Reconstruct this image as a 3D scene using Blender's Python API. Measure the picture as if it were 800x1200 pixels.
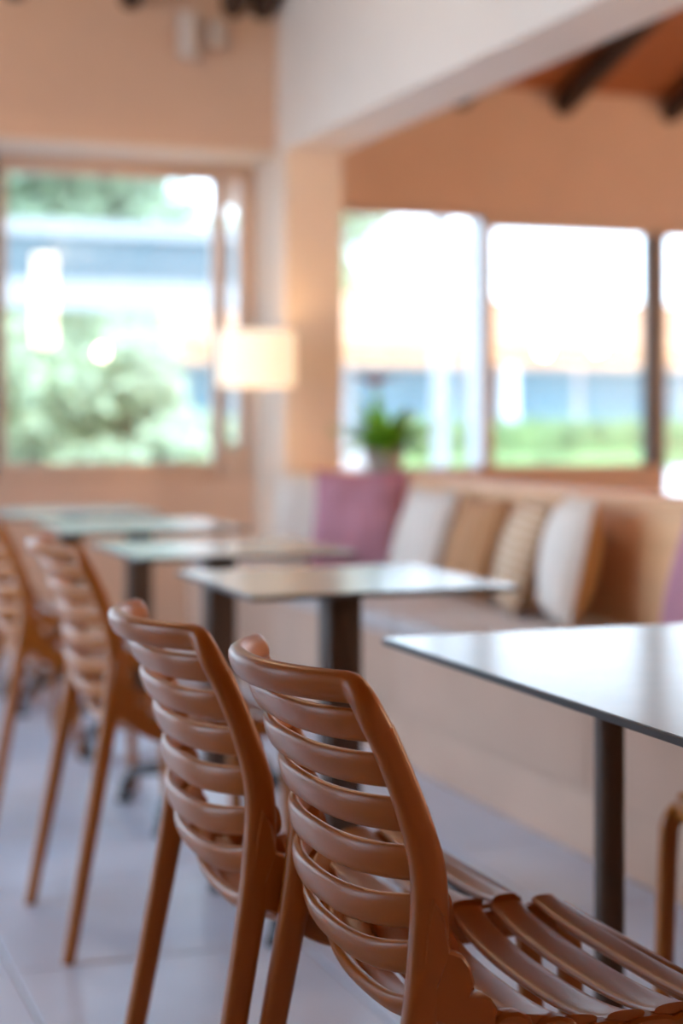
import bpy, bmesh, math, random
from mathutils import Vector, Matrix
random.seed(7)
S = bpy.context.scene
for o in list(bpy.data.objects): bpy.data.objects.remove(o)
C = S.collection
R = math.radians

# ------------------------------------------------------------------ camera
YAW = 20.0
cam = bpy.data.cameras.new('camera'); camo = bpy.data.objects.new('camera', cam); C.objects.link(camo)
camo.location = (0, 0, 1.10); camo.rotation_euler = (R(90), 0, R(-YAW))
cam.sensor_fit = 'VERTICAL'; cam.sensor_height = 36; cam.lens = 60.0
cam.shift_y = -110 / 1200
cam.dof.use_dof = True; cam.dof.focus_distance = 1.86; cam.dof.aperture_fstop = 2.2
cam.clip_start = 0.05; cam.clip_end = 400
S.camera = camo
S.view_settings.view_transform = 'Standard'; S.view_settings.look = 'None'
S.view_settings.gamma = 1.0; S.view_settings.use_curve_mapping = False
S.view_settings.exposure = 0.17
S.cycles.use_denoising = True
S.cycles.max_bounces = 12; S.cycles.diffuse_bounces = 6; S.cycles.transparent_max_bounces = 16
S.cycles.sample_clamp_indirect = 8

# ------------------------------------------------------------------ world, sun
W = bpy.data.worlds.new('sky'); S.world = W; W.use_nodes = True
nt = W.node_tree; nt.nodes.clear()
out = nt.nodes.new('ShaderNodeOutputWorld'); bg = nt.nodes.new('ShaderNodeBackground')
tc = nt.nodes.new('ShaderNodeTexCoord'); sep = nt.nodes.new('ShaderNodeSeparateXYZ')
mp = nt.nodes.new('ShaderNodeMapRange'); mp.inputs['From Min'].default_value = -0.05; mp.inputs['From Max'].default_value = 0.8
rmp = nt.nodes.new('ShaderNodeValToRGB')
rmp.color_ramp.elements[0].color = (0.70, 0.83, 1.0, 1); rmp.color_ramp.elements[1].color = (0.42, 0.63, 1.0, 1)
nt.links.new(tc.outputs['Generated'], sep.inputs[0]); nt.links.new(sep.outputs['Z'], mp.inputs['Value'])
nt.links.new(mp.outputs[0], rmp.inputs[0]); nt.links.new(rmp.outputs[0], bg.inputs['Color'])
bg.inputs['Strength'].default_value = 7.0
nt.links.new(bg.outputs[0], out.inputs[0])
sun = bpy.data.lights.new('sun', 'SUN'); sun.energy = 3.2; sun.angle = R(2); sun.color = (1, .95, .86)
suno = bpy.data.objects.new('sun', sun); C.objects.link(suno)
suno.rotation_euler = Vector((-0.35, 0.62, -0.85)).to_track_quat('-Z', 'Y').to_euler()
suno.location = (20, -30, 40)

# ------------------------------------------------------------------ materials
def mat(name, col, rough=.6, var=.0, scale=8., bump=.0, bscale=None, metal=0., spec=.5, stretch=(1, 1, 1), col2=None, coat=0.):
    m = bpy.data.materials.new(name); m.use_nodes = True; n = m.node_tree; b = n.nodes['Principled BSDF']
    b.inputs['Roughness'].default_value = rough; b.inputs['Metallic'].default_value = metal
    b.inputs['Specular IOR Level'].default_value = spec
    b.inputs['Coat Weight'].default_value = coat
    t = n.nodes.new('ShaderNodeTexCoord'); mpg = n.nodes.new('ShaderNodeMapping'); mpg.inputs['Scale'].default_value = stretch
    n.links.new(t.outputs['Object'], mpg.inputs[0])
    no = n.nodes.new('ShaderNodeTexNoise'); no.inputs['Scale'].default_value = scale; no.inputs['Detail'].default_value = 4
    n.links.new(mpg.outputs[0], no.inputs['Vector'])
    r = n.nodes.new('ShaderNodeValToRGB')
    c2 = col2 or tuple(c * (1 - var) for c in col); c1 = col if col2 else tuple(min(1, c * (1 + var)) for c in col)
    r.color_ramp.elements[0].position = .3; r.color_ramp.elements[1].position = .7
    r.color_ramp.elements[0].color = (*c2, 1); r.color_ramp.elements[1].color = (*c1, 1)
    n.links.new(no.outputs['Fac'], r.inputs[0]); n.links.new(r.outputs[0], b.inputs['Base Color'])
    if bump:
        n2 = n.nodes.new('ShaderNodeTexNoise'); n2.inputs['Scale'].default_value = bscale or scale * 6; n2.inputs['Detail'].default_value = 3
        n.links.new(mpg.outputs[0], n2.inputs['Vector'])
        bp = n.nodes.new('ShaderNodeBump'); bp.inputs['Strength'].default_value = bump; bp.inputs['Distance'].default_value = .01
        n.links.new(n2.outputs['Fac'], bp.inputs['Height']); n.links.new(bp.outputs[0], b.inputs['Normal'])
    return m
def emis(name, col, strength):
    m = bpy.data.materials.new(name); m.use_nodes = True; b = m.node_tree.nodes['Principled BSDF']
    b.inputs['Base Color'].default_value = (*col, 1); b.inputs['Emission Color'].default_value = (*col, 1)
    b.inputs['Emission Strength'].default_value = strength; return m
def glassmat(name, tint=(.95, .98, .97), refl=2.4):
    m = bpy.data.materials.new(name); m.use_nodes = True; n = m.node_tree; n.nodes.clear()
    o = n.nodes.new('ShaderNodeOutputMaterial'); tr = n.nodes.new('ShaderNodeBsdfTransparent'); gl = n.nodes.new('ShaderNodeBsdfGlossy')
    tr.inputs[0].default_value = (*tint, 1); gl.inputs['Roughness'].default_value = .0
    fr = n.nodes.new('ShaderNodeFresnel'); fr.inputs['IOR'].default_value = 1.5
    mu = n.nodes.new('ShaderNodeMath'); mu.operation = 'MULTIPLY'; mu.inputs[1].default_value = refl
    mx = n.nodes.new('ShaderNodeMixShader')
    n.links.new(fr.outputs[0], mu.inputs[0]); n.links.new(mu.outputs[0], mx.inputs[0])
    n.links.new(tr.outputs[0], mx.inputs[1]); n.links.new(gl.outputs[0], mx.inputs[2]); n.links.new(mx.outputs[0], o.inputs[0])
    return m
def stripes(name, c1, c2, scale, axis='Y', rough=.9, dist=0.):
    m = mat(name, c1, rough, bump=.25, scale=60); n = m.node_tree
    w = n.nodes.new('ShaderNodeTexWave'); w.bands_direction = axis; w.inputs['Scale'].default_value = scale; w.inputs['Distortion'].default_value = dist
    t = n.nodes.new('ShaderNodeTexCoord'); n.links.new(t.outputs['Object'], w.inputs['Vector'])
    r = n.nodes.new('ShaderNodeValToRGB'); r.color_ramp.elements[0].color = (*c1, 1); r.color_ramp.elements[1].color = (*c2, 1)
    r.color_ramp.elements[0].position = .42; r.color_ramp.elements[1].position = .58
    n.links.new(w.outputs['Fac'], r.inputs[0]); n.links.new(r.outputs[0], n.nodes['Principled BSDF'].inputs['Base Color'])
    return m
M = dict(
    paint=mat('lamplit_wall_paint', (.70, .48, .35), .85, .03, 3, .08, 60),  # cream walls, with the warm lamplight put into the colour
    cream=mat('cream_paint', (.78, .69, .60), .85, .02, 3, .06, 60),
    pillar=mat('warm_cream_paint', (.76, .62, .50), .85, .02, 3, .06, 60),
    frame=mat('taupe_window_frame', (.64, .45, .33), .5, .03, 6),
    darkframe=mat('dark_sash', (.16, .14, .135), .5, .03, 6),
    tile=mat('grey_tile', (.58, .64, .78), .32, .05, 5, .03, 40),
    grout=mat('grout', (.22, .21, .22), .9, .05, 20),
    plank=mat('stained_ceiling_board', (.42, .13, .035), .55, .25, 3, .1, 20, stretch=(1, 8, 1)),
    rafter=mat('dark_beam_wood', (.045, .022, .014), .6, .25, 4, .2, 20, stretch=(6, 1, 6)),
    chair=mat('terracotta_plastic', (.36, .104, .004), .37, .03, 4, .02, 220, spec=.6),
    laminate=mat('pale_grey_laminate', (.36, .41, .41), .20, .03, 12, spec=.19),
    core=mat('dark_laminate_edge', (.05, .045, .045), .5, .03, 30),
    bronze=mat('bronze_painted_metal', (.075, .036, .018), .45, .05, 30),
    blackmetal=mat('black_metal', (.02, .02, .022), .45, .05, 30),
    benchf=mat('bench_plaster', (.58, .385, .285), .75, .06, 3, .08, 50),
    benchw=mat('bench_back_wood', (.82, .49, .26), .6, .10, 2.5, .05, 30, stretch=(1, .3, 4)),
    seatfab=mat('seat_fabric', (.62, .56, .54), .95, .08, 30, .3, 400),
    purple=mat('mauve_cushion_fabric', (.47, .22, .28), .95, .12, 9, .3, 300),
    pink=mat('magenta_fabric', (.55, .05, .27), .9, .1, 30),
    offwhite=mat('off_white_fabric', (.78, .70, .62), .95, .04, 30, .3, 300),
    brownfab=stripes('brown_striped_fabric', (.40, .18, .07), (.52, .28, .14), 9, 'Y', dist=2.),
    tanfab=stripes('tan_patterned_fabric', (.58, .38, .22), (.70, .54, .40), 10, 'Z', dist=4.),
    creamfab=stripes('cream_striped_fabric', (.78, .72, .65), (.62, .52, .45), 10, 'Y'),
    caramel=mat('caramel_fabric', (.55, .29, .11), .95, .1, 30, .3, 300),
    glass=glassmat('window_glass'),
    lampmetal=mat('satin_metal', (.55, .50, .44), .35, .02, 20, metal=.8),
    whitemetal=mat('white_metal', (.64, .55, .48), .5, .02, 20),
    leaf=mat('plant_leaf', (.24, .50, .04), .45, .3, 20),
    leaf_tree=mat('tree_leaf', (.36, .45, .28), .6, .45, 1.5),
    leaf_pale=mat('pale_leaf', (.42, .48, .28), .6, .3, 1.5),
    hedge=mat('hedge_leaf', (.19, .29, .10), .6, .4, 3),
    bark=mat('bark', (.12, .08, .05), .9, .3, 10, .4),
    paving=mat('paving', (.62, .60, .58), .9, .05, 2),
    rooftile=mat('terracotta_roof_tile', (.72, .37, .19), .8, .12, 4),
    render=mat('white_render', (.85, .84, .82), .9, .02, 3),
    canopy=mat('grey_white_paint', (.36, .37, .36), .8, .03, 3),
    teal=mat('blue_shutter_paint', (.18, .36, .44), .6, .05, 6),
    greymetal=mat('grey_metal', (.11, .15, .16), .5, .04, 6),
    pot=mat('clay_pot', (.40, .36, .33), .8, .05, 12),
    flower=mat('pink_spathe', (.62, .14, .12), .45, .1, 20),
)
def shade_mat():
    m = bpy.data.materials.new('lit_lamp_shade'); m.use_nodes = True; b = m.node_tree.nodes['Principled BSDF']
    b.inputs['Base Color'].default_value = (.9, .82, .7, 1); b.inputs['Roughness'].default_value = .9
    b.inputs['Emission Color'].default_value = (1, .80, .55, 1); b.inputs['Emission Strength'].default_value = 0.65
    return m
M['shade'] = shade_mat()
M['bulb'] = emis('warm_bulb', (1, .72, .42), 9.)

# ------------------------------------------------------------------ mesh helpers
def obj(name, me, m, parent=None, loc=None, rot=None):
    o = bpy.data.objects.new(name, me); C.objects.link(o)
    if m is not None and not me.materials: me.materials.append(m)
    if parent is not None: o.parent = parent
    if loc: o.location = loc
    if rot: o.rotation_euler = rot
    return o
class MB:
    def __init__(s): s.bm = bmesh.new()
    def box(s, x0, x1, y0, y1, z0, z1, bev=0., seg=2):
        x0, x1 = min(x0, x1), max(x0, x1); y0, y1 = min(y0, y1), max(y0, y1); z0, z1 = min(z0, z1), max(z0, z1)
        g = bmesh.new()
        vs = [g.verts.new(p) for p in ((x0, y0, z0), (x1, y0, z0), (x1, y1, z0), (x0, y1, z0), (x0, y0, z1), (x1, y0, z1), (x1, y1, z1), (x0, y1, z1))]
        for f in ((3, 2, 1, 0), (4, 5, 6, 7), (0, 1, 5, 4), (1, 2, 6, 5), (2, 3, 7, 6), (3, 0, 4, 7)): g.faces.new([vs[i] for i in f])
        if bev: bmesh.ops.bevel(g, geom=g.edges[:], offset=bev, segments=seg, profile=.5, affect='EDGES')
        s.merge(g); return s
    def merge(s, g):
        me = bpy.data.meshes.new('tmp'); g.to_mesh(me); g.free(); s.bm.from_mesh(me); bpy.data.meshes.remove(me)
    def loft(s, rings, caps=True, closed=False):
        V = [[s.bm.verts.new(p) for p in r] for r in rings]; n = len(V[0])
        rng = range(len(V)) if closed else range(len(V) - 1)
        for i in rng:
            a, b = V[i], V[(i + 1) % len(V)]
            for k in range(n): s.bm.faces.new((a[k], a[(k + 1) % n], b[(k + 1) % n], b[k]))
        if caps and not closed:
            s.bm.faces.new(V[0][::-1]); s.bm.faces.new(V[-1])
        return s
    def lathe(s, prof, cx=0, cy=0, n=24, caps=True):
        rings = [[(cx + r * math.cos(2 * math.pi * k / n), cy + r * math.sin(2 * math.pi * k / n), z) for k in range(n)] for r, z in prof]
        return s.loft(rings, caps)
    def tube(s, pts, rad, n=10):
        pts = [Vector(p) for p in pts]; rings = []
        for i, p in enumerate(pts):
            d = (pts[min(i + 1, len(pts) - 1)] - pts[max(i - 1, 0)]).normalized()
            u = d.cross(Vector((0, 0, 1)) if abs(d.z) < .9 else Vector((1, 0, 0))).normalized(); v = d.cross(u)
            r = rad[i] if isinstance(rad, (list, tuple)) else rad
            rings.append([p + u * r * math.cos(2 * math.pi * k / n) + v * r * math.sin(2 * math.pi * k / n) for k in range(n)])
        return s.loft(rings)
    def mesh(s, name, smooth=False):
        bmesh.ops.recalc_face_normals(s.bm, faces=s.bm.faces[:])
        me = bpy.data.meshes.new(name); s.bm.to_mesh(me); s.bm.free()
        if smooth:
            for p in me.polygons: p.use_smooth = True
            try: me.set_sharp_from_angle(angle=R(40))
            except Exception: pass
        return me
    def build(s, name, m, parent=None, smooth=False, loc=None, rot=None): return obj(name, s.mesh(name, smooth), m, parent, loc, rot)
def box(name, m, parent, x0, x1, y0, y1, z0, z1, bev=0.): return MB().box(x0, x1, y0, y1, z0, z1, bev).build(name, m, parent, smooth=bool(bev))
def tag(o, label, cat, group=None):
    o['label'] = label; o['category'] = cat
    if group: o['group'] = group
    return o
def empty(name, loc=(0, 0, 0), rz=0.):
    o = bpy.data.objects.new(name, None); C.objects.link(o); o.location = loc; o.rotation_euler = (0, 0, rz); o.empty_display_size = .1; return o
def struct(o, label=None):
    o['kind'] = 'structure'
    if label: o['label'] = label
    return o
def copy_tree(o, parent=None):
    c = o.copy(); C.objects.link(c); c.parent = parent
    for ch in list(o.children): copy_tree(ch, c)
    return c
def catmull(pts, n=6):
    P = [Vector(p) for p in pts]; P = [2 * P[0] - P[1]] + P + [2 * P[-1] - P[-2]]; res = []
    for i in range(1, len(P) - 2):
        a, b, c, d = P[i - 1], P[i], P[i + 1], P[i + 2]
        for k in range(n):
            t = k / n
            res.append(.5 * ((2 * b) + (c - a) * t + (2 * a - 5 * b + 4 * c - d) * t * t + (3 * b - a - 3 * c + d) * t ** 3))
    res.append(P[-2]); return res
def superellipse(a, b, n=16, e=2.6):
    r = []
    for k in range(n):
        t = 2 * math.pi * k / n; c, s_ = math.cos(t), math.sin(t)
        r.append((a * math.copysign(abs(c) ** (2 / e), c), b * math.copysign(abs(s_) ** (2 / e), s_)))
    return r

# ------------------------------------------------------------------ ROOM SHELL
XL, XR, YB = -1.7, 9.2, -2.6            # left wall, right wall, back wall
YA, YR = 8.10, 8.60                     # window wall beside the tables / behind the bench
ZR, KR = 2.94, .31                      # roof underside at YR and its slope
def roof(y): return ZR + KR * (YR - y) if y >= 3.0 else ZR + KR * (YR - 3.0) - KR * (3.0 - y)

fl = struct(box('floor', M['grout'], None, XL - .3, XR + .3, YB - .3, 9.0, -.12, -.004), 'grey floor of large square tiles')
box('floor_slab', M['tile'], fl, 2.66, XR + .3, YB - .3, 9.0, -.004, 0)
tile_me = MB().box(-.297, .297, -.297, .297, -.004, 0.004, .0015, 1).mesh('tile')
tile_me.materials.append(M['tile'])
for i in range(-4, 4):
    for j in range(-9, 8):
        x = .546 + .3 + .6 * i; y = 3.41 + .3 + .6 * j
        if x > 2.66 or y > 8.2: continue
        t = obj('tile', tile_me, None, fl, (x, y, -.004))

def wall(name, label, boxes, m): 
    b = MB()
    for a in boxes: b.box(*a)
    return struct(b.build(name, m), label)
T = .25
# far wall, left bay: a deep lintel above, a panel below the window band
wall('wall_far_left', 'lamplight-tinted far wall above the tables with a deep lintel over the window', [
    (XL, 2.49, 7.74, YA + T, 2.365, roof(7.9) + .02), (-.10, 2.49, YA, YA + T, 0, .80)], M['paint'])
# far wall, right bay behind the bench
wall('wall_far_right', 'lamplight-tinted far wall behind the bench', [
    (2.50, 6.42, YR, YR + T, 2.235, ZR + .01), (2.50, 5.10, YR, YR + T, 0, .79), (6.42, XR, YR, YR + T, 0, ZR + .01)], M['paint'])
wall('wall_return', 'short cream return wall behind the pillar', [(2.67, 2.775, YA + .02, YR + T, 0, 3.1)], M['cream'])
# pillar and beam
pil = wall('trim_1', 'cream square pillar beside the floor lamp', [(2.49, 2.775, 7.61, YA + .02, 0, 2.36)], M['pillar'])
bm_ = bmesh.new()
prof = [(-2.6, 2.36), (YA + .02, 2.36), (YA + .02, roof(YA)), (3.0, roof(3.0)), (-2.6, roof(-2.6))]
b = MB(); b.loft([[(2.49, y, z) for y, z in prof], [(2.775, y, z) for y, z in prof]])
struct(b.build('trim_2', M['cream']), 'deep cream beam running from the pillar up out of frame')
# side walls and back wall
wall('wall_left', 'cream side wall with tall glazed openings', [
    (XL - T, XL, YB, 2.8, 0, 2.9), (XL - T, XL, 7.7, YA + T, 0, 2.9), (XL - T, XL, 2.8, 7.7, 2.75, 2.95), (XL - T, XL, 2.8, 7.7, 0, .06)], M['cream'])
b = MB(); g = [(-2.6, 2.86), (YA + T, 2.86), (YA + T, roof(YA + T)), (3.0, roof(3.0)), (-2.6, roof(-2.6))]
b.loft([[(XL - T, y, z) for y, z in g], [(XL, y, z) for y, z in g]]); struct(b.build('wall_left_gable', M['cream']), 'cream gable above the glazed side')
b = MB(); g = [(-2.6, 0), (YR + T, 0), (YR + T, roof(YR)), (3.0, roof(3.0)), (-2.6, roof(-2.6))]
b.loft([[(XR, y, z) for y, z in g], [(XR + T, y, z) for y, z in g]]); struct(b.build('wall_right', M['cream']), 'cream wall at the right end of the room')
wall('wall_back', 'lamplight-tinted wall behind the viewer', [(XL, XR, YB - T, YB, 0, 2.9)], M['paint'])

# ceiling: boards over dark rafters
ceil = struct(MB().loft([[(XL - .3, y, roof(y) + .06) for y in (9.1,)] + [(XL - .3, 3.0, roof(3) + .06), (XL - .3, -2.9, roof(-2.9) + .06), (XL - .3, -2.9, roof(-2.9) + .10), (XL - .3, 3.0, roof(3) + .10), (XL - .3, 9.1, roof(9.1) + .10)],
    [(XR + .3, 9.1, roof(9.1) + .06), (XR + .3, 3.0, roof(3) + .06), (XR + .3, -2.9, roof(-2.9) + .06), (XR + .3, -2.9, roof(-2.9) + .10), (XR + .3, 3.0, roof(3) + .10), (XR + .3, 9.1, roof(9.1) + .10)]]).build('ceiling', M['plank']),
    'sloping ceiling of orange-brown boards on dark rafters')
ang = -math.atan(KR)
pl_me = MB().box(XL - .2, XR + .2, -.073, .073, 0, .02, .004, 1).mesh('plank'); pl_me.materials.append(M['plank'])
y = 9.0
while y > 3.05:
    obj('plank', pl_me, None, ceil, (0, y, roof(y)), (ang, 0, 0)); y -= .1425
y = 2.95
while y > -2.8:
    obj('plank', pl_me, None, ceil, (0, y, roof(y)), (-ang, 0, 0)); y -= .1425
L1 = (9.0 - 3.0) / math.cos(ang)
sec = superellipse(.058, .07, 12, 3)
def rafter(x, y0, y1, k=1.):
    b = MB(); b.loft([[(x + a, y_, roof(y_) - .07 * k + c * k) for a, c in sec] for y_ in (y0, (y0 + y1) / 2, y1)])
    b.build('rafter', M['rafter'], ceil, smooth=True)
for x in (-1.05, -.5, .1, .68, 1.25, 1.78, 2.27, 2.42): rafter(x, 8.0, 3.0, 1.6)
for x in (3.2, 3.83, 4.46, 5.15, 5.8, 6.45, 7.1, 7.75, 8.4): rafter(x, 8.9, 3.0)
for x in (-1.0, .1, 1.25, 2.3, 3.2, 4.46, 5.8, 7.1, 8.4): rafter(x, 3.0, -2.5)

# ------------------------------------------------------------------ WINDOWS
def frame_rect(root, x0, x1, z0, z1, y0, y1, w, m, names=('stile', 'rail'), wb=None, wt=None):
    wb = w if wb is None else wb; wt = w if wt is None else wt
    box(names[0], m, root, x0, x0 + w, y0, y1, z0, z1, .004); box(names[0], m, root, x1 - w, x1, y0, y1, z0, z1, .004)
    box(names[1], m, root, x0 + w, x1 - w, y0, y1, z0, z0 + wb, .004); box(names[1], m, root, x0 + w, x1 - w, y0, y1, z1 - wt, z1, .004)
# left bay: large pane, slim pane beside it, further panes to the left
w1 = struct(empty('window_1', (0, 0, 0)), 'large window with a pale frame facing the garden trees')
frame_rect(w1, 1.235, 2.325, .80, 2.365, YA + .03, YA + .09, .036, M['frame'], wb=.085, wt=.095)
box('pane', M['glass'], w1, 1.26, 2.30, YA + .058, YA + .064, .88, 2.28)
w2 = struct(empty('window_2', (0, 0, 0)), 'slim upright window light between the large window and pillar')
frame_rect(w2, 2.325, 2.49, .80, 2.365, YA + .0, YA + .07, .024, M['frame'], wb=.16, wt=.10)
box('stile', M['frame'], w2, 2.413, 2.468, YA + .0, YA + .07, .95, 2.27)
box('pane', M['glass'], w2, 2.345, 2.42, YA + .032, YA + .038, .95, 2.28)
w3 = struct(empty('window_3', (0, 0, 0)), 'sliding window with dark sash at the left edge')
frame_rect(w3, -.1, 1.235, .80, 2.365, YA + .08, YA + .14, .075, M['darkframe'], wb=.085, wt=.095)
box('pane', M['glass'], w3, -.03, 1.17, YA + .108, YA + .114, .88, 2.28)
d2 = struct(empty('door_2', (0, 0, 0)), 'full height glazed door left of the tables')
frame_rect(d2, XL, -.1, .0, 2.345, YA + .03, YA + .09, .06, M['frame'])
box('pane', M['glass'], d2, XL + .055, -.155, YA + .058, YA + .064, .055, 2.29)
# right bay
w5 = struct(empty('window_5', (0, 0, 0)), 'wide pane behind the potted plant')
frame_rect(w5, 2.775, 4.045, .79, 2.235, YR + .04, YR + .10, .05, M['frame'], wb=.04, wt=.03)
box('pane', M['glass'], w5, 2.82, 4.0, YR + .068, YR + .074, .82, 2.215)
w6 = struct(empty('window_6', (0, 0, 0)), 'sliding window above the bench with a dark stile on its right')
frame_rect(w6, 3.975, 5.10, .79, 2.235, YR + .0, YR + .06, .055, M['frame'], wb=.05, wt=.085)
box('pane', M['glass'], w6, 4.02, 5.05, YR + .028, YR + .034, .83, 2.16)
box('sash_stile', M['darkframe'], w6, 4.985, 5.095, YR - .015, YR + .05, .83, 2.155, .004)
d1 = struct(empty('door_1', (0, 0, 0)), 'tall glazed door at the right edge of the picture')
frame_rect(d1, 5.10, 6.42, 0.0, 2.235, YR + .04, YR + .10, .05, M['frame'], wb=.12, wt=.085)
box('pane', M['glass'], d1, 5.14, 6.38, YR + .068, YR + .074, .11, 2.16)
struct(box('trim_3', M['paint'], None, 2.775, 5.10, YR - .06, YR + .02, .765, .795, .005), 'painted window sill behind the bench')
struct(box('trim_4', M['cream'], None, XL, 2.485, 7.735, YA + .03, 2.345, 2.365, .003), 'added pale strip standing in for daylight on the soffit above the large window')  # daylight on the lintel underside, put in as an added cream board
# glazed side openings
for i, (a, c) in enumerate(((2.8, 5.25), (5.25, 7.7))):
    w = struct(empty('window_%d' % (7 + i), (0, 0, 0)), 'tall side glazing outside the picture, bay %s' % ('near' if i == 0 else 'far'))
    for y_ in (a, c - .06): box('stile', M['frame'], w, XL - .16, XL - .1, y_, y_ + .06, .06, 2.75)
    for z_ in (.06, 2.69): box('rail', M['frame'], w, XL - .16, XL - .1, a + .06, c - .06, z_, z_ + .06)
    box('pane', M['glass'], w, XL - .133, XL - .127, a + .06, c - .06, .12, 2.69)

# ------------------------------------------------------------------ BENCH
bench = empty('built_in_bench', (2.02, 4.3, 0))
by0, by1 = 1.2 - 4.3, 7.60 - 4.3
box('plinth', M['benchf'], bench, .015, .80, by0, by1, 0.002, .165)
yy = by0; k = 0
pw = (by1 - by0) / 5
for k in range(5):
    box('front_panel', M['benchf'], bench, 0, .03, by0 + k * pw + .002, by0 + (k + 1) * pw - .002, .172, .40, .003)
box('body', M['benchf'], bench, .03, .80, by0, by1, .165, .40)
for k in range(5):
    box('seat_cushion', M['seatfab'], bench, -.005, .56, by0 + k * pw + .003, by0 + (k + 1) * pw - .003, .40, .475, .018)
box('backrest', M['benchw'], bench, .56, .62, by0, by1, .40, .835, .006)
box('ledge', M['benchw'], bench, .55, .80, by0, by1, .835, .86, .006)
box('back_panel', M['benchf'], bench, .62, .79, by0, by1, .40, .835)
tag(bench, 'long built-in bench with pale plaster front, beige seat and wooden back', 'bench')

# ------------------------------------------------------------------ CHAIRS
END = [(0.000, .823), (.026, .785), (.050, .738), (.068, .692), (.083, .642), (.092, .594), (.098, .550), (.112, .511)]
MID = [(-.060, .824), (-.036, .782), (-.020, .735), (-.002, .687), (.008, .634), (.013, .578), (.033, .523), (.078, .456)]
SEND = [(.141, .484), (.186, .473), (.238, .467), (.295, .465), (.352, .466), (.406, .468)]
SMID = [(.124, .436), (.176, .431), (.235, .433), (.294, .439), (.353, .448), (.408, .458)]
MID = [(e[0] + .87 * (m_[0] - e[0]), m_[1]) for e, m_ in zip(END, MID)]
def halfw(z): return .184 + (.845 - z) * .05
def sidepost_y(z): return .188 + (.845 - z) * .044
def slat_mesh(i, allE, allM, hw, th, name, wdt):
    n = 30; rings = []
    def tang(L):
        a = Vector((L[max(i - 1, 0)][0], L[max(i - 1, 0)][1])); c = Vector((L[min(i + 1, len(L) - 1)][0], L[min(i + 1, len(L) - 1)][1]))
        return (c - a).normalized()
    te, tm = tang(allE), tang(allM)
    for k in range(n + 1):
        u = math.sin(math.pi * (-.5 + k / n)); f = (1 - abs(u) ** 2.6) ** .82
        x = allE[i][0] + (allM[i][0] - allE[i][0]) * f; z = allE[i][1] + (allM[i][1] - allE[i][1]) * f
        t = (te * (1 - f) + tm * f).normalized(); nn = Vector((-t.y, t.x))
        rings.append([(x + t.x * a + nn.x * c, u * hw, z + t.y * a + nn.y * c) for a, c in superellipse(wdt / 2, th / 2, 18, 2.5)])
    return MB().loft(rings).mesh(name, True)
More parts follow.
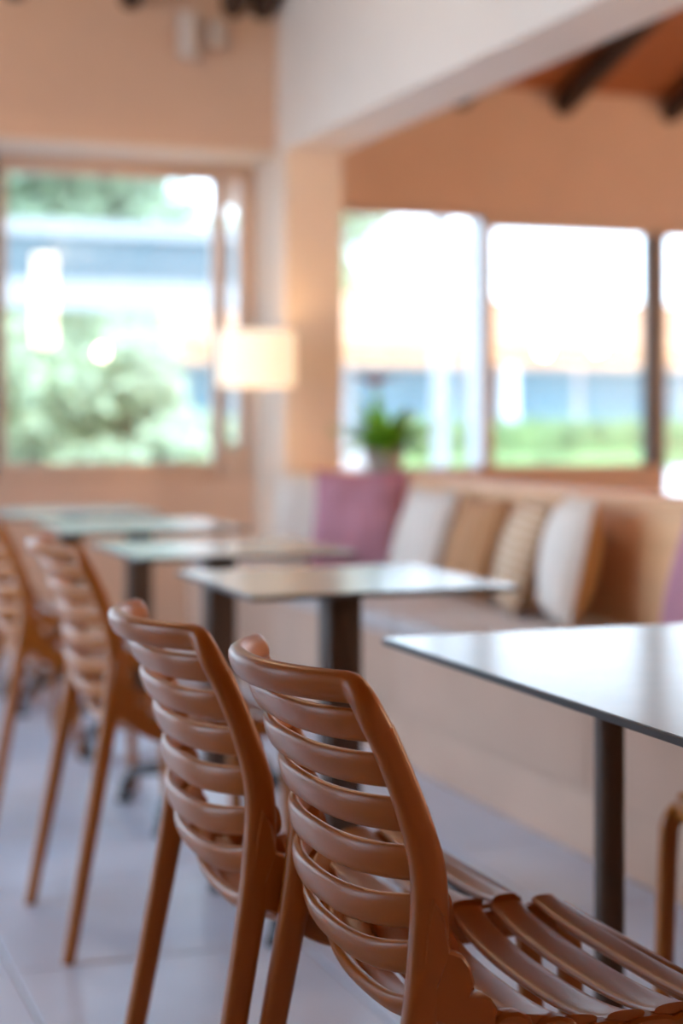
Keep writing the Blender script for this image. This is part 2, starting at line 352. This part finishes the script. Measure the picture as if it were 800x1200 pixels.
def make_chair():
    root = empty('slatted_chair')
    AE, AM = END + SEND, MID + SMID
    for i in range(len(AE)):
        z = AE[i][1]
        if i == 0: nm, wd, th, hw = 'top_rail', .037, .028, sidepost_y(z) + .004
        elif i < len(END): nm, wd, th, hw = 'back_slat', .038, .017, sidepost_y(z) - .004
        else: nm, wd, th, hw = 'seat_slat', (.045 if i < len(AE) - 1 else .034), .012, .208
        if i == 7: wd = .034
        if i == 0: continue
        obj(nm, slat_mesh(i, AE, AM, hw, th, nm, wd), M['chair'], root)
    # top rail: one bowed bar whose ends turn down into the posts
    hw = sidepost_y(.80); path = []
    for k in range(25):
        u = -1 + 2 * k / 24; f = 1 - abs(u) ** 2.3
        path.append((-.002 - .056 * f, u * (hw - .030), .823, 0.))
    def bend(sg):
        r = .030; res = []
        for q in range(1, 7):
            a = q / 6 * math.pi / 2
            res.append((.002 + .012 * (q / 6) ** 2, sg * (hw - .030 + r * math.sin(a)), .823 - r + r * math.cos(a), q / 6))
        res.append((.0225, sg * (hw + .0009), .777, 1.)); return res
    path = bend(-1)[::-1] + path + bend(1); rings = []
    for q, p in enumerate(path):
        a, c = Vector(path[max(q - 1, 0)][:3]), Vector(path[min(q + 1, len(path) - 1)][:3]); d = (c - a).normalized()
        nb = Vector((-.93, 0, -.36)); A = (nb - d * nb.dot(d)).normalized(); B = d.cross(A); e = p[3]
        rings.append([Vector(p[:3]) + A * a_ + B * b_ for a_, b_ in superellipse(.012 + .003 * e, .0175 - .004 * e, 16, 2.6)])
    MB().loft(rings).build('top_rail', M['chair'], root, smooth=True)
    # rear posts that run on down as the rear legs
    prof = [(.0205, .782), (.027, .768), (.034, .752), (.054, .700), (.071, .635), (.070, .560), (.056, .470), (.016, .25), (-.030, 0.0)]
    wid = [.030, .030, .030, .032, .037, .041, .036, .031, .026]
    P = catmull([(x, w, z) for (x, z), w in zip(prof, wid)], 5)
    for s in (-1, 1):
        rings = []
        for q, p in enumerate(P):
            a, c = P[max(q - 1, 0)], P[min(q + 1, len(P) - 1)]
            d = Vector((c.x - a.x, 0, c.z - a.z)).normalized(); nx = Vector((-d.z, 0, d.x))
            if p.z < .02: nx = Vector((1, 0, 0))
            yc = s * sidepost_y(p.z)
            rings.append([Vector((p.x, yc, p.z)) + nx * a_ + Vector((0, 1, 0)) * b_ for a_, b_ in superellipse(p.y / 2, .0135, 14, 3)])
        MB().loft(rings).build('rear_leg', M['chair'], root, smooth=True)
        # seat rail: a plate that widens at the post, its top edge scalloped between the slats
        notch = [(.090, .556), (.112, .508), (.141, .479), (.186, .466), (.238, .459), (.295, .457), (.352, .458), (.400, .460)]
        top = [(.070, .612), (.084, .590)]
        for q, (a, c) in enumerate(zip(notch[:-1], notch[1:])):
            d = (Vector(c) - Vector(a)).normalized(); nn = Vector((-d.y, d.x)); h = .013 if q < 4 else .005
            for f_, g_ in ((0, 0), (.18, .75), (.5, 1), (.82, .75)): top.append(tuple(Vector(a).lerp(Vector(c), f_) + nn * h * g_))
        top += [(.400, .461), (.418, .456)]
        bot = [tuple(v[:2]) for v in catmull([(.424, .430, 0), (.30, .424, 0), (.22, .424, 0), (.165, .430, 0), (.125, .448, 0), (.096, .472, 0), (.076, .484, 0), (.060, .480, 0), (.050, .465, 0)], 4)]
        outl = top + bot + [(.055, .52), (.062, .58)]
        def inset(o_, k):
            n_ = len(o_); res = []
            for q in range(n_):
                d = (Vector(o_[(q + 1) % n_]) - Vector(o_[q - 1])).normalized(); res.append((o_[q][0] + d.y * k, o_[q][1] - d.x * k))
            return res
        ins = inset(outl, .0035)
        MB().loft([[(x, s * .2045 + w, z) for x, z in o_] for o_, w in ((ins, -.0105), (outl, -.007), (outl, .007), (ins, .0105))]).build('seat_rail', M['chair'], root, smooth=True)
        fp = catmull([(.385, .034, .449), (.418, .034, .446), (.437, .034, .428), (.443, .033, .39), (.450, .031, .2), (.458, .027, 0.0)], 5); rings = []
        for q, p in enumerate(fp):
            a, c = fp[max(q - 1, 0)], fp[min(q + 1, len(fp) - 1)]
            d = Vector((c.x - a.x, 0, c.z - a.z)).normalized(); nx = Vector((-d.z, 0, d.x))
            if p.z < .02: nx = Vector((1, 0, 0))
            rings.append([Vector((p.x, s * .2045, p.z)) + nx * a_ + Vector((0, 1, 0)) * b_ for a_, b_ in superellipse(p.y / 2, .0125, 14, 3)])
        MB().loft(rings).build('front_leg', M['chair'], root, smooth=True)
    # front apron
    MB().box(.418, .436, -.202, .202, .432, .466, .006).build('front_apron', M['chair'], root, smooth=True)
    return root
proto = make_chair()
CH = [((.610, 1.81), 0, 'nearest terracotta slatted chair in sharp focus at the long table'),
      ((.565, 2.247), 0, 'second terracotta slatted chair, close behind the nearest one'),
      ((.690, 3.65), 0, 'terracotta slatted chair third from the viewer, at the nearest small square table'),
      ((.690, 4.74), 0, 'terracotta slatted chair cut off by the left edge, fourth from the viewer'),
      ((.640, 5.72), 0, 'terracotta slatted chair of which only the seat shows, seat nearer the viewer'),
      ((.680, 6.70), 0, 'farthest terracotta slatted chair, only its seat showing near the left edge'),
      ((1.925, 2.28), 180, 'terracotta chair across the long table, only its front leg showing at right edge')]
for i, ((x, y), a, lab) in enumerate(CH):
    c = proto if i == 0 else copy_tree(proto)
    c.location = (x, y, 0); c.rotation_euler = (0, 0, R(a)); tag(c, lab, 'chair', 'slatted terracotta chairs')

# ------------------------------------------------------------------ TABLES
def table(cx, cy, lx, ly, label, small=True):
    t = empty('cafe_table' if small else 'long_table', (cx, cy, 0))
    MB().box(-lx / 2, lx / 2, -ly / 2, ly / 2, .728, .7385, .0015, 1).build('tabletop', M['core'], t)
    MB().box(-lx / 2 + .001, lx / 2 - .001, -ly / 2 + .001, ly / 2 - .001, .7385, .740).build('top_laminate', M['laminate'], t)
    for py in ((0,) if small else (-.46, .46)):
        if small:
            MB().box(-.04, .04, -.04, .04, .10, .722, .006).build('column', M['bronze'], t, smooth=True)
        else:
            MB().lathe([(.024, .015), (.024, .722)], -.03, py).build('column', M['bronze'], t, smooth=True)
        MB().box(-.15, .15, py - .15, py + .15, .722, .728, .001, 1).build('mounting_plate', M['blackmetal'], t)
        if small:
            for k in range(4):
                a = R(45 + 90 * k); d = Vector((math.cos(a), math.sin(a), 0))
                pts = catmull([(0, 0, .115), d * .12 + Vector((0, 0, .112)), d * .24 + Vector((0, 0, .098)), d * .295 + Vector((0, 0, .07)), d * .31 + Vector((0, 0, .012))], 4)
                MB().tube(pts, [.020] * 8 + [.017] * (len(pts) - 8)).build('base_arm', M['blackmetal'], t, smooth=True)
                f = MB().lathe([(.020, 0.0), (.024, .004), (.024, .014), (.012, .018)], d.x * .31, d.y * .31, 14).build('foot_pad', M['blackmetal'], t, smooth=True)
        else:
            MB().lathe([(.20, 0.0), (.20, .008), (.19, .012), (.03, .016)], -.03, py, 32).build('base_plate', M['bronze'], t, smooth=True)
    return tag(t, label, 'table', 'square pedestal tables' if small else None)
table(1.35, 1.93, .66, 1.36, 'long thin-topped table in the foreground with a pale top', False)
table(1.31, 3.61, .60, .60, 'small square pedestal table nearest the viewer, tan reflection on its top')
table(1.31, 4.60, .60, .60, 'second small square pedestal table along the bench')
table(1.33, 5.66, .60, .60, 'third small square pedestal table along the bench')
table(1.27, 6.55, .60, .60, 'farthest small square pedestal table, by the large window')

# ------------------------------------------------------------------ CUSHIONS (stand in local YZ, thickness along X)
def cushion(name, label, w, h, t, m, loc, rz, lean, back=None, piping=None, n=16):
    verts, faces = [], []
    def sgn(v, p): return math.copysign(abs(v) ** p, v)
    b = bmesh.new(); grid = {}
    for s in (1, -1):
        for i in range(n + 1):
            for j in range(n + 1):
                u, v = -1 + 2 * i / n, -1 + 2 * j / n
                if s == -1 and (i in (0, n) or j in (0, n)): grid[s, i, j] = grid[1, i, j]; continue
                th = t / 2 * ((1 - abs(u) ** 2.6) * (1 - abs(v) ** 2.6)) ** .55
                pinch = 1 - .07 * (1 - abs(v) ** 2) * abs(u) ** 3; pin2 = 1 - .07 * (1 - abs(u) ** 2) * abs(v) ** 3
                wob = .004 * math.sin(7 * u + 3 * v)
                grid[s, i, j] = b.verts.new((s * th + (wob if th > .01 else 0), u * w / 2 * pinch, h / 2 + v * h / 2 * pin2))
    for s in (1, -1):
        for i in range(n):
            for j in range(n):
                q = [grid[s, i, j], grid[s, i + 1, j], grid[s, i + 1, j + 1], grid[s, i, j + 1]]
                f = b.faces.new(q if s == 1 else q[::-1]); f.smooth = True; f.material_index = 1 if s == 1 and back else 0
    bmesh.ops.recalc_face_normals(b, faces=b.faces[:])
    root = empty(name, loc); root.rotation_euler = (0, R(lean), R(rz))
    me = bpy.data.meshes.new('cover'); b.to_mesh(me); b.free(); me.materials.append(m)
    if back: me.materials.append(back)
    obj('cover', me, None, root)
    pts = []
    for k in range(n): pts.append((-1 + 2 * k / n, -1))
    for k in range(n): pts.append((1, -1 + 2 * k / n))
    for k in range(n): pts.append((1 - 2 * k / n, 1))
    for k in range(n): pts.append((-1, 1 - 2 * k / n))
    ring = []
    for u, v in pts:
        pinch = 1 - .07 * (1 - abs(v) ** 2) * abs(u) ** 3; pin2 = 1 - .07 * (1 - abs(u) ** 2) * abs(v) ** 3
        ring.append(Vector((0, u * w / 2 * pinch, h / 2 + v * h / 2 * pin2)))
    rings = []
    for p in ring:
        d = (p - Vector((0, 0, h / 2))).normalized()
        rings.append([p + (d * math.cos(a) + Vector((1, 0, 0)) * math.sin(a)) * .005 for a in (0, 1.57, 3.14, 4.71)])
    MB().loft(rings, closed=True).build('piping', piping or m, root, smooth=True)
    return tag(root, label, 'cushion', 'cushions along the bench')
ZS = .482
cushion('cushion', 'white cushion half hidden behind the large mauve cushion by pillar', .40, .39, .12, M['offwhite'], (2.37, 6.86, ZS), 48, 8)
cushion('cushion', 'large mauve cushion with magenta edge below the potted plant', .40, .41, .15, M['purple'], (2.37, 6.36, ZS), 46, 10, piping=M['pink'])
cushion('cushion', 'cream striped cushion leaning on the bench back right of the mauve one', .44, .37, .11, M['creamfab'], (2.40, 5.86, ZS), 0, 16)
cushion('cushion', 'brown striped cushion between the cream striped and the tan patterned cushion', .40, .36, .12, M['brownfab'], (2.41, 5.41, ZS), -3, 16)
cushion('cushion', 'tan patterned cushion with brown back in the middle of the bench', .40, .37, .14, M['tanfab'], (2.38, 5.00, ZS), -18, 18, back=M['brownfab'])
cushion('cushion', 'cream cushion with caramel back, rightmost of the light cushions', .40, .39, .16, M['offwhite'], (2.38, 4.64, ZS), -17, 12, back=M['caramel'])
cushion('cushion', 'mauve cushion cut off by the right edge of the picture', .42, .38, .13, M['purple'], (2.40, 3.86, ZS), 0, 14)

# ------------------------------------------------------------------ PLANT on the bench ledge
pl = empty('potted_plant', (2.70, 6.88, .86))
MB().lathe([(.045, 0), (.06, .01), (.07, .09), (.074, .10), (.066, .10), (.06, .085)], n=20).build('pot', M['pot'], pl, smooth=True)
def leaf_mesh(L, wd, bend):
    b = bmesh.new(); n = 7; rows = []
    for i in range(n + 1):
        t = i / n; w = wd * (math.sin(math.pi * min(1, t * .92 + .04)) ** .8) * (1 - .25 * t); x = L * t * (1 - .15 * bend * t); z = -bend * L * .55 * t * t
        rows.append([b.verts.new((x, -w / 2, z + .12 * w)), b.verts.new((x, 0, z)), b.verts.new((x, w / 2, z + .12 * w))])
    for i in range(n):
        for k in (0, 1): b.faces.new((rows[i][k], rows[i][k + 1], rows[i + 1][k + 1], rows[i + 1][k]))
    me = bpy.data.meshes.new('leaf'); b.to_mesh(me); b.free()
    for p in me.polygons: p.use_smooth = True
    me.materials.append(M['leaf']); return me
lm = [leaf_mesh(.21, .075, .5), leaf_mesh(.17, .07, .9), leaf_mesh(.24, .065, .3)]
for k in range(44):
    a = k * 2.4; el = random.uniform(15, 80)
    o = obj('leaf', lm[k % 3], None, pl, (.012 * math.cos(a), .012 * math.sin(a), .085), (0, -R(el), a))
MB().tube(catmull([(0, 0, .08), (.0, .01, .2), (-.015, .01, .30), (-.03, .01, .345)], 4), .004, 6).build('flower_stem', M['leaf'], pl, smooth=True)
fm = leaf_mesh(.11, .085, .6); fm2 = fm.copy(); fm2.materials.clear(); fm2.materials.append(M['flower'])
for a in (0, 1.6, 3.1, 4.7): obj('petal', fm2, None, pl, (-.03, .01, .34), (0, -R(40), a))
pl.scale = (1.3, 1.3, 1.12)
tag(pl, 'leafy green potted plant with a pink flower on bench ledge', 'plant')

# ------------------------------------------------------------------ LAMPS
def point(name, loc, energy, col, rad, parent=None):
    l = bpy.data.lights.new(name, 'POINT'); l.energy = energy; l.color = col; l.shadow_soft_size = rad
    o = bpy.data.objects.new(name, l); C.objects.link(o); o.location = loc
    if parent: o.parent = parent
    return o
fl_ = empty('floor_lamp', (2.27, 7.36, .476))
MB().lathe([(.09, 0), (.09, .012), (.085, .016), (.012, .02)], n=28).build('base', M['lampmetal'], fl_, smooth=True)
MB().lathe([(.008, .015), (.008, .90)], n=12).build('pole', M['lampmetal'], fl_, smooth=True)
zs0, zs1 = 1.245 - .476, 1.49 - .476
sh = MB(); sh.loft([[(r * math.cos(2 * math.pi * k / 40), r * math.sin(2 * math.pi * k / 40), z) for k in range(40)] for r, z in ((.174, zs0), (.174, zs1), (.171, zs1), (.171, zs0))], closed=True)
sh.build('lamp_shade', M['shade'], fl_, smooth=True)
MB().lathe([(.01, .86), (.028, .89), (.032, .92), (.02, .95), (.002, .957)], n=14).build('bulb', M['bulb'], fl_, smooth=True)
sp_ = MB()
for k in range(3):
    a = k * 2.094; sp_.tube([(0, 0, .865), (.18 * math.cos(a), .18 * math.sin(a), .865)], .003, 6)
sp_.build('shade_spider', M['lampmetal'], fl_)
point('lamp_glow', (0, 0, .94), 8, (1, .62, .30), .04, fl_)
tag(fl_, 'lit drum-shade lamp glowing beside the pillar', 'lamp')

# warm pendant lamps of the room (seen mirrored in the panes, but for one added fill globe over the tables)
def pendant(x, y, z, kind, watts, label, rad=.045):
    p = empty('pendant_lamp', (x, y, roof(y) - .02)); dz = z - roof(y) + .02
    MB().lathe([(.05, -.02), (.05, 0.0)], n=18).build('canopy', M['blackmetal'], p, smooth=True)
    if kind == 'globe':
        MB().tube([(0, 0, -.01), (0, 0, dz + rad)], .004, 6).build('cord', M['blackmetal'], p)
        MB().lathe([(.016, dz + rad - .004), (.018, dz + rad + .05)], n=12).build('socket', M['blackmetal'], p, smooth=True)
        g = MB().lathe([(rad * math.sin(math.pi * i / 12) + .0005, dz - rad * math.cos(math.pi * i / 12)) for i in range(13)], n=20).build('globe', emis('lit_globe', (1, .76, .52), watts / (4 * math.pi ** 2 * rad ** 2)), p, smooth=True)
    else:
        MB().tube([(0, 0, -.01), (0, 0, dz + .36)], .004, 6).build('cord', M['blackmetal'], p)
        MB().lathe([(.02, dz - .36), (.085, dz - .355), (.085, dz + .355), (.02, dz + .36)], n=24).build('tube_shade', emis('lit_tube', (1, .76, .50), watts / (math.pi * .38)), p, smooth=True)
    return tag(p, label, 'lamp', 'pendant lamps')
pendant(2.38, 3.0, 2.02, 'tube', 18, 'upright lit tube pendant mirrored in the large window')
pendant(3.26, 1.0, 1.70, 'globe', 8, 'small globe pendant mirrored low in the large window')
pendant(.60, 5.60, 3.30, 'globe', 45, 'added unseen fill globe high above the small square tables', .06)  # added above the frame to warm the far wall and bench back
pendant(7.70, 2.0, 1.78, 'globe', 120, 'globe pendant mirrored in the right window, left of the low pair', .05)
pendant(8.30, 2.0, 1.83, 'globe', 120, 'globe pendant mirrored in the right window, right of the low pair', .05)
pendant(7.80, 2.0, 2.63, 'globe', 120, 'globe pendant mirrored high in the right window', .05)

# wall spotlights on the far wall above the large window
def spot(px, z0, z1, label, x, r):
    s = empty('wall_spotlight', (x, 7.74, z0))
    MB().lathe([(r, 0), (r, z1 - z0), (r * .9, z1 - z0 + .005)], 0, -r - .03, 20).build('can', M['whitemetal'], s, smooth=True)
    MB().box(-.03, .03, -.035, 0, .06, .12, .004).build('bracket', M['whitemetal'], s)
    MB().lathe([(r * .8, -.004), (r * .8, .001)], 0, -r - .03, 18).build('lens', M['whitemetal'], s)
    return tag(s, label, 'spotlight', 'wall spotlights')
spot(215, 2.77, 2.97, 'larger white cylinder spotlight high on the far wall', 2.04, .05)
spot(243, 2.83, 2.95, 'smaller white cylinder spotlight high on the far wall near beam', 2.17, .042)

# ------------------------------------------------------------------ OUTSIDE
gr = struct(box('ground', M['paving'], None, -60, 90, 9.0, 120, -.3, -.12), 'pale paving outside the windows')
g2 = struct(box('ground_side', M['paving'], None, -60, XL - .3, -40, 9.0, -.3, -.12), 'pale paving beside the glazed side')
def leafcloud(blobs, n, size, seed):
    rnd = random.Random(seed); V, F = [], []
    tot = sum(b[3] * b[4] * b[5] for b in blobs)
    for (cx, cy, cz, rx, ry, rz) in blobs:
        for _ in range(int(n * rx * ry * rz / tot)):
            while True:
                p = Vector((rnd.uniform(-1, 1), rnd.uniform(-1, 1), rnd.uniform(-1, 1)))
                if .3 < p.length < 1: break
            c = Vector((cx + p.x * rx, cy + p.y * ry, cz + p.z * rz))
            u = Vector((rnd.gauss(0, 1), rnd.gauss(0, 1), rnd.gauss(0, 1))).normalized(); w = u.orthogonal().normalized(); s = size * rnd.uniform(.6, 1.3)
            i = len(V); V += [c - u * s, c + w * s * .45, c + u * s, c - w * s * .45]; F.append((i, i + 1, i + 2, i + 3))
    me = bpy.data.meshes.new('foliage'); me.from_pydata([tuple(v) for v in V], [], F); return me
def tree(x, y, h, r, m, label, seed, low=.35):
    t = empty('garden_tree', (x, y, -.12)); rnd = random.Random(seed)
    tr = catmull([(0, 0, 0), (.05, .03, h * .3), (-.04, 0, h * .6), (0, 0, h * .9)], 4)
    MB().tube(tr, [.11 * (1 - .8 * i / len(tr)) for i in range(len(tr))], 8).build('trunk', M['bark'], t, smooth=True)
    bl = [(rnd.uniform(-.5, .5) * r, rnd.uniform(-.4, .4) * r, h * (low + (1 - low) * i / 6), r * rnd.uniform(.45, .75), r * rnd.uniform(.45, .75), h * .16) for i in range(7)]
    o = obj('foliage', leafcloud(bl, int(5200 * max(1, r)), .085 + .03 * r, seed), m, t); o['kind'] = 'stuff'
    return tag(t, label, 'tree', 'garden trees')
tree(3.75, 15.2, 1.75, 1.0, M['leaf_pale'], 'bushy green tree low in the right of the large window', 1, .12)
tree(2.95, 17.0, 1.9, .7, M['leaf_pale'], 'low pale green tree seen through the left of the large window', 2, .12)
tree(4.7, 25.0, 6.2, 2.3, M['leaf_tree'], 'tall tree rising above the white canopy outside', 3, .3)
tree(13.2, 39.0, 7.0, 2.2, M['leaf_pale'], 'pale tree rising behind the tiled roof', 5, .3)
# pale garden wall shrubs behind
tree(4.7, 21.4, 2.5, 1.5, M['leaf_pale'], 'pale shrub in the gap beneath the white canopy', 8, .1)
# white canopy outside the large window
cn = empty('garden_canopy', (4.1, 19.2, -.12))
box('beam', M['canopy'], cn, -3.4, 2.2, -.10, .10, 3.28, 3.44); box('beam', M['canopy'], cn, -3.4, 2.2, -.10, .10, 2.46, 2.78)
box('fascia_panel', M['greymetal'], cn, -3.4, 2.2, -.03, .05, 2.78, 3.28)
for x in (-3.3, 2.1): box('post', M['canopy'], cn, x - .07, x + .07, -.07, .07, 0, 2.46)
tag(cn, 'white canopy with a grey fascia band outside the large window', 'canopy')
# building with a tiled roof
bd = empty('tiled_roof_building', (14, 29, -.12))
box('wall', M['render'], bd, -11, 11, 2.2, 6, 0, 2.6)
b = MB(); b.loft([[(-12, -.2, 2.62), (-12, 4, 3.75), (-12, 8, 2.62), (-12, 8, 2.45), (-12, -.2, 2.45)], [(12, -.2, 2.62), (12, 4, 3.75), (12, 8, 2.62), (12, 8, 2.45), (12, -.2, 2.45)]])
rf = b.build('roof', M['rooftile'], bd)
rr = MB().tube([(0, -.2, 2.635), (0, 3.95, 3.75)], .06, 6).mesh('tile_row'); rr.materials.append(M['rooftile'])
for k in range(60): obj('tile_row', rr, None, rf, (-11.8 + .4 * k, 0, 0))
box('fascia', M['rooftile'], bd, -12, 12, -.12, .02, 2.22, 2.45)
for k in range(5):
    box('column', M['render'], bd, -10.15 + 5 * k, -9.95 + 5 * k, 0, .3, 0, 2.25)
for k in range(9):
    wn = box('window', M['teal'], bd, -9.9 + 2.5 * k, -7.6 + 2.5 * k, 2.12, 2.22, 1.0, 2.2)
    box('pane', M['teal'], wn, -9.8 + 2.5 * k, -8.8 + 2.5 * k, 2.10, 2.13, 1.1, 2.1); box('pane', M['teal'], wn, -8.7 + 2.5 * k, -7.7 + 2.5 * k, 2.10, 2.13, 1.1, 2.1)
tag(bd, 'white building with a terracotta tiled roof and columned porch', 'building')
# hedge growing on a low white garden wall
gw = box('garden_wall', M['render'], None, 7.2, 11.9, 18.75, 19.25, -.12, .46, .02)
tag(gw, 'low white garden wall carrying the hedge', 'wall')
hg = empty('hedge', (9.9, 19, .47))
o = obj('foliage', leafcloud([(-2.4 + .4 * k, 0, 0.38, .36, .26, .26) for k in range(11)], 7000, .06, 9), M['hedge'], hg); o['kind'] = 'stuff'
MB().box(-2.6, 1.85, -.18, .18, .0, .52, .06).build('core', M['hedge'], hg)
tag(hg, 'clipped green hedge outside the right windows', 'hedge')
# white posts
for i, (x, y) in enumerate(((6.03, 14.0), (6.47, 14.2))):
    p = empty('porch_post', (x, y, -.12)); box('shaft', M['canopy'], p, -.06, .06, -.06, .06, .06, 4.2); box('base', M['canopy'], p, -.13, .13, -.13, .13, 0, .06)
    tag(p, ('left' if i == 0 else 'right') + ' white porch post beyond the pane behind the plant', 'post', 'porch posts')
# street lamp
sl = empty('street_lamp', (9.0, 21.0, -.12))
MB().lathe([(.11, 0), (.11, .12), (.05, .2), (.035, 3.5)], n=14).build('pole', M['blackmetal'], sl, smooth=True)
MB().tube(catmull([(0, 0, 3.3), (.1, 0, 3.52), (.3, -.05, 3.58), (.45, -.08, 3.5)], 4), .02, 8).build('arm', M['blackmetal'], sl, smooth=True)
MB().lathe([(.03, 3.50), (.14, 3.44), (.16, 3.40)], .45, -.08, 16).build('cap', M['blackmetal'], sl, smooth=True)
MB().lathe([(.14 * math.sin(math.pi * i / 10) + .001, 3.27 - .14 * math.cos(math.pi * i / 10)) for i in range(11)], .45, -.08, 18).build('globe', M['render'], sl, smooth=True)
tag(sl, 'black street lamp with a white globe beyond the right window', 'street lamp')
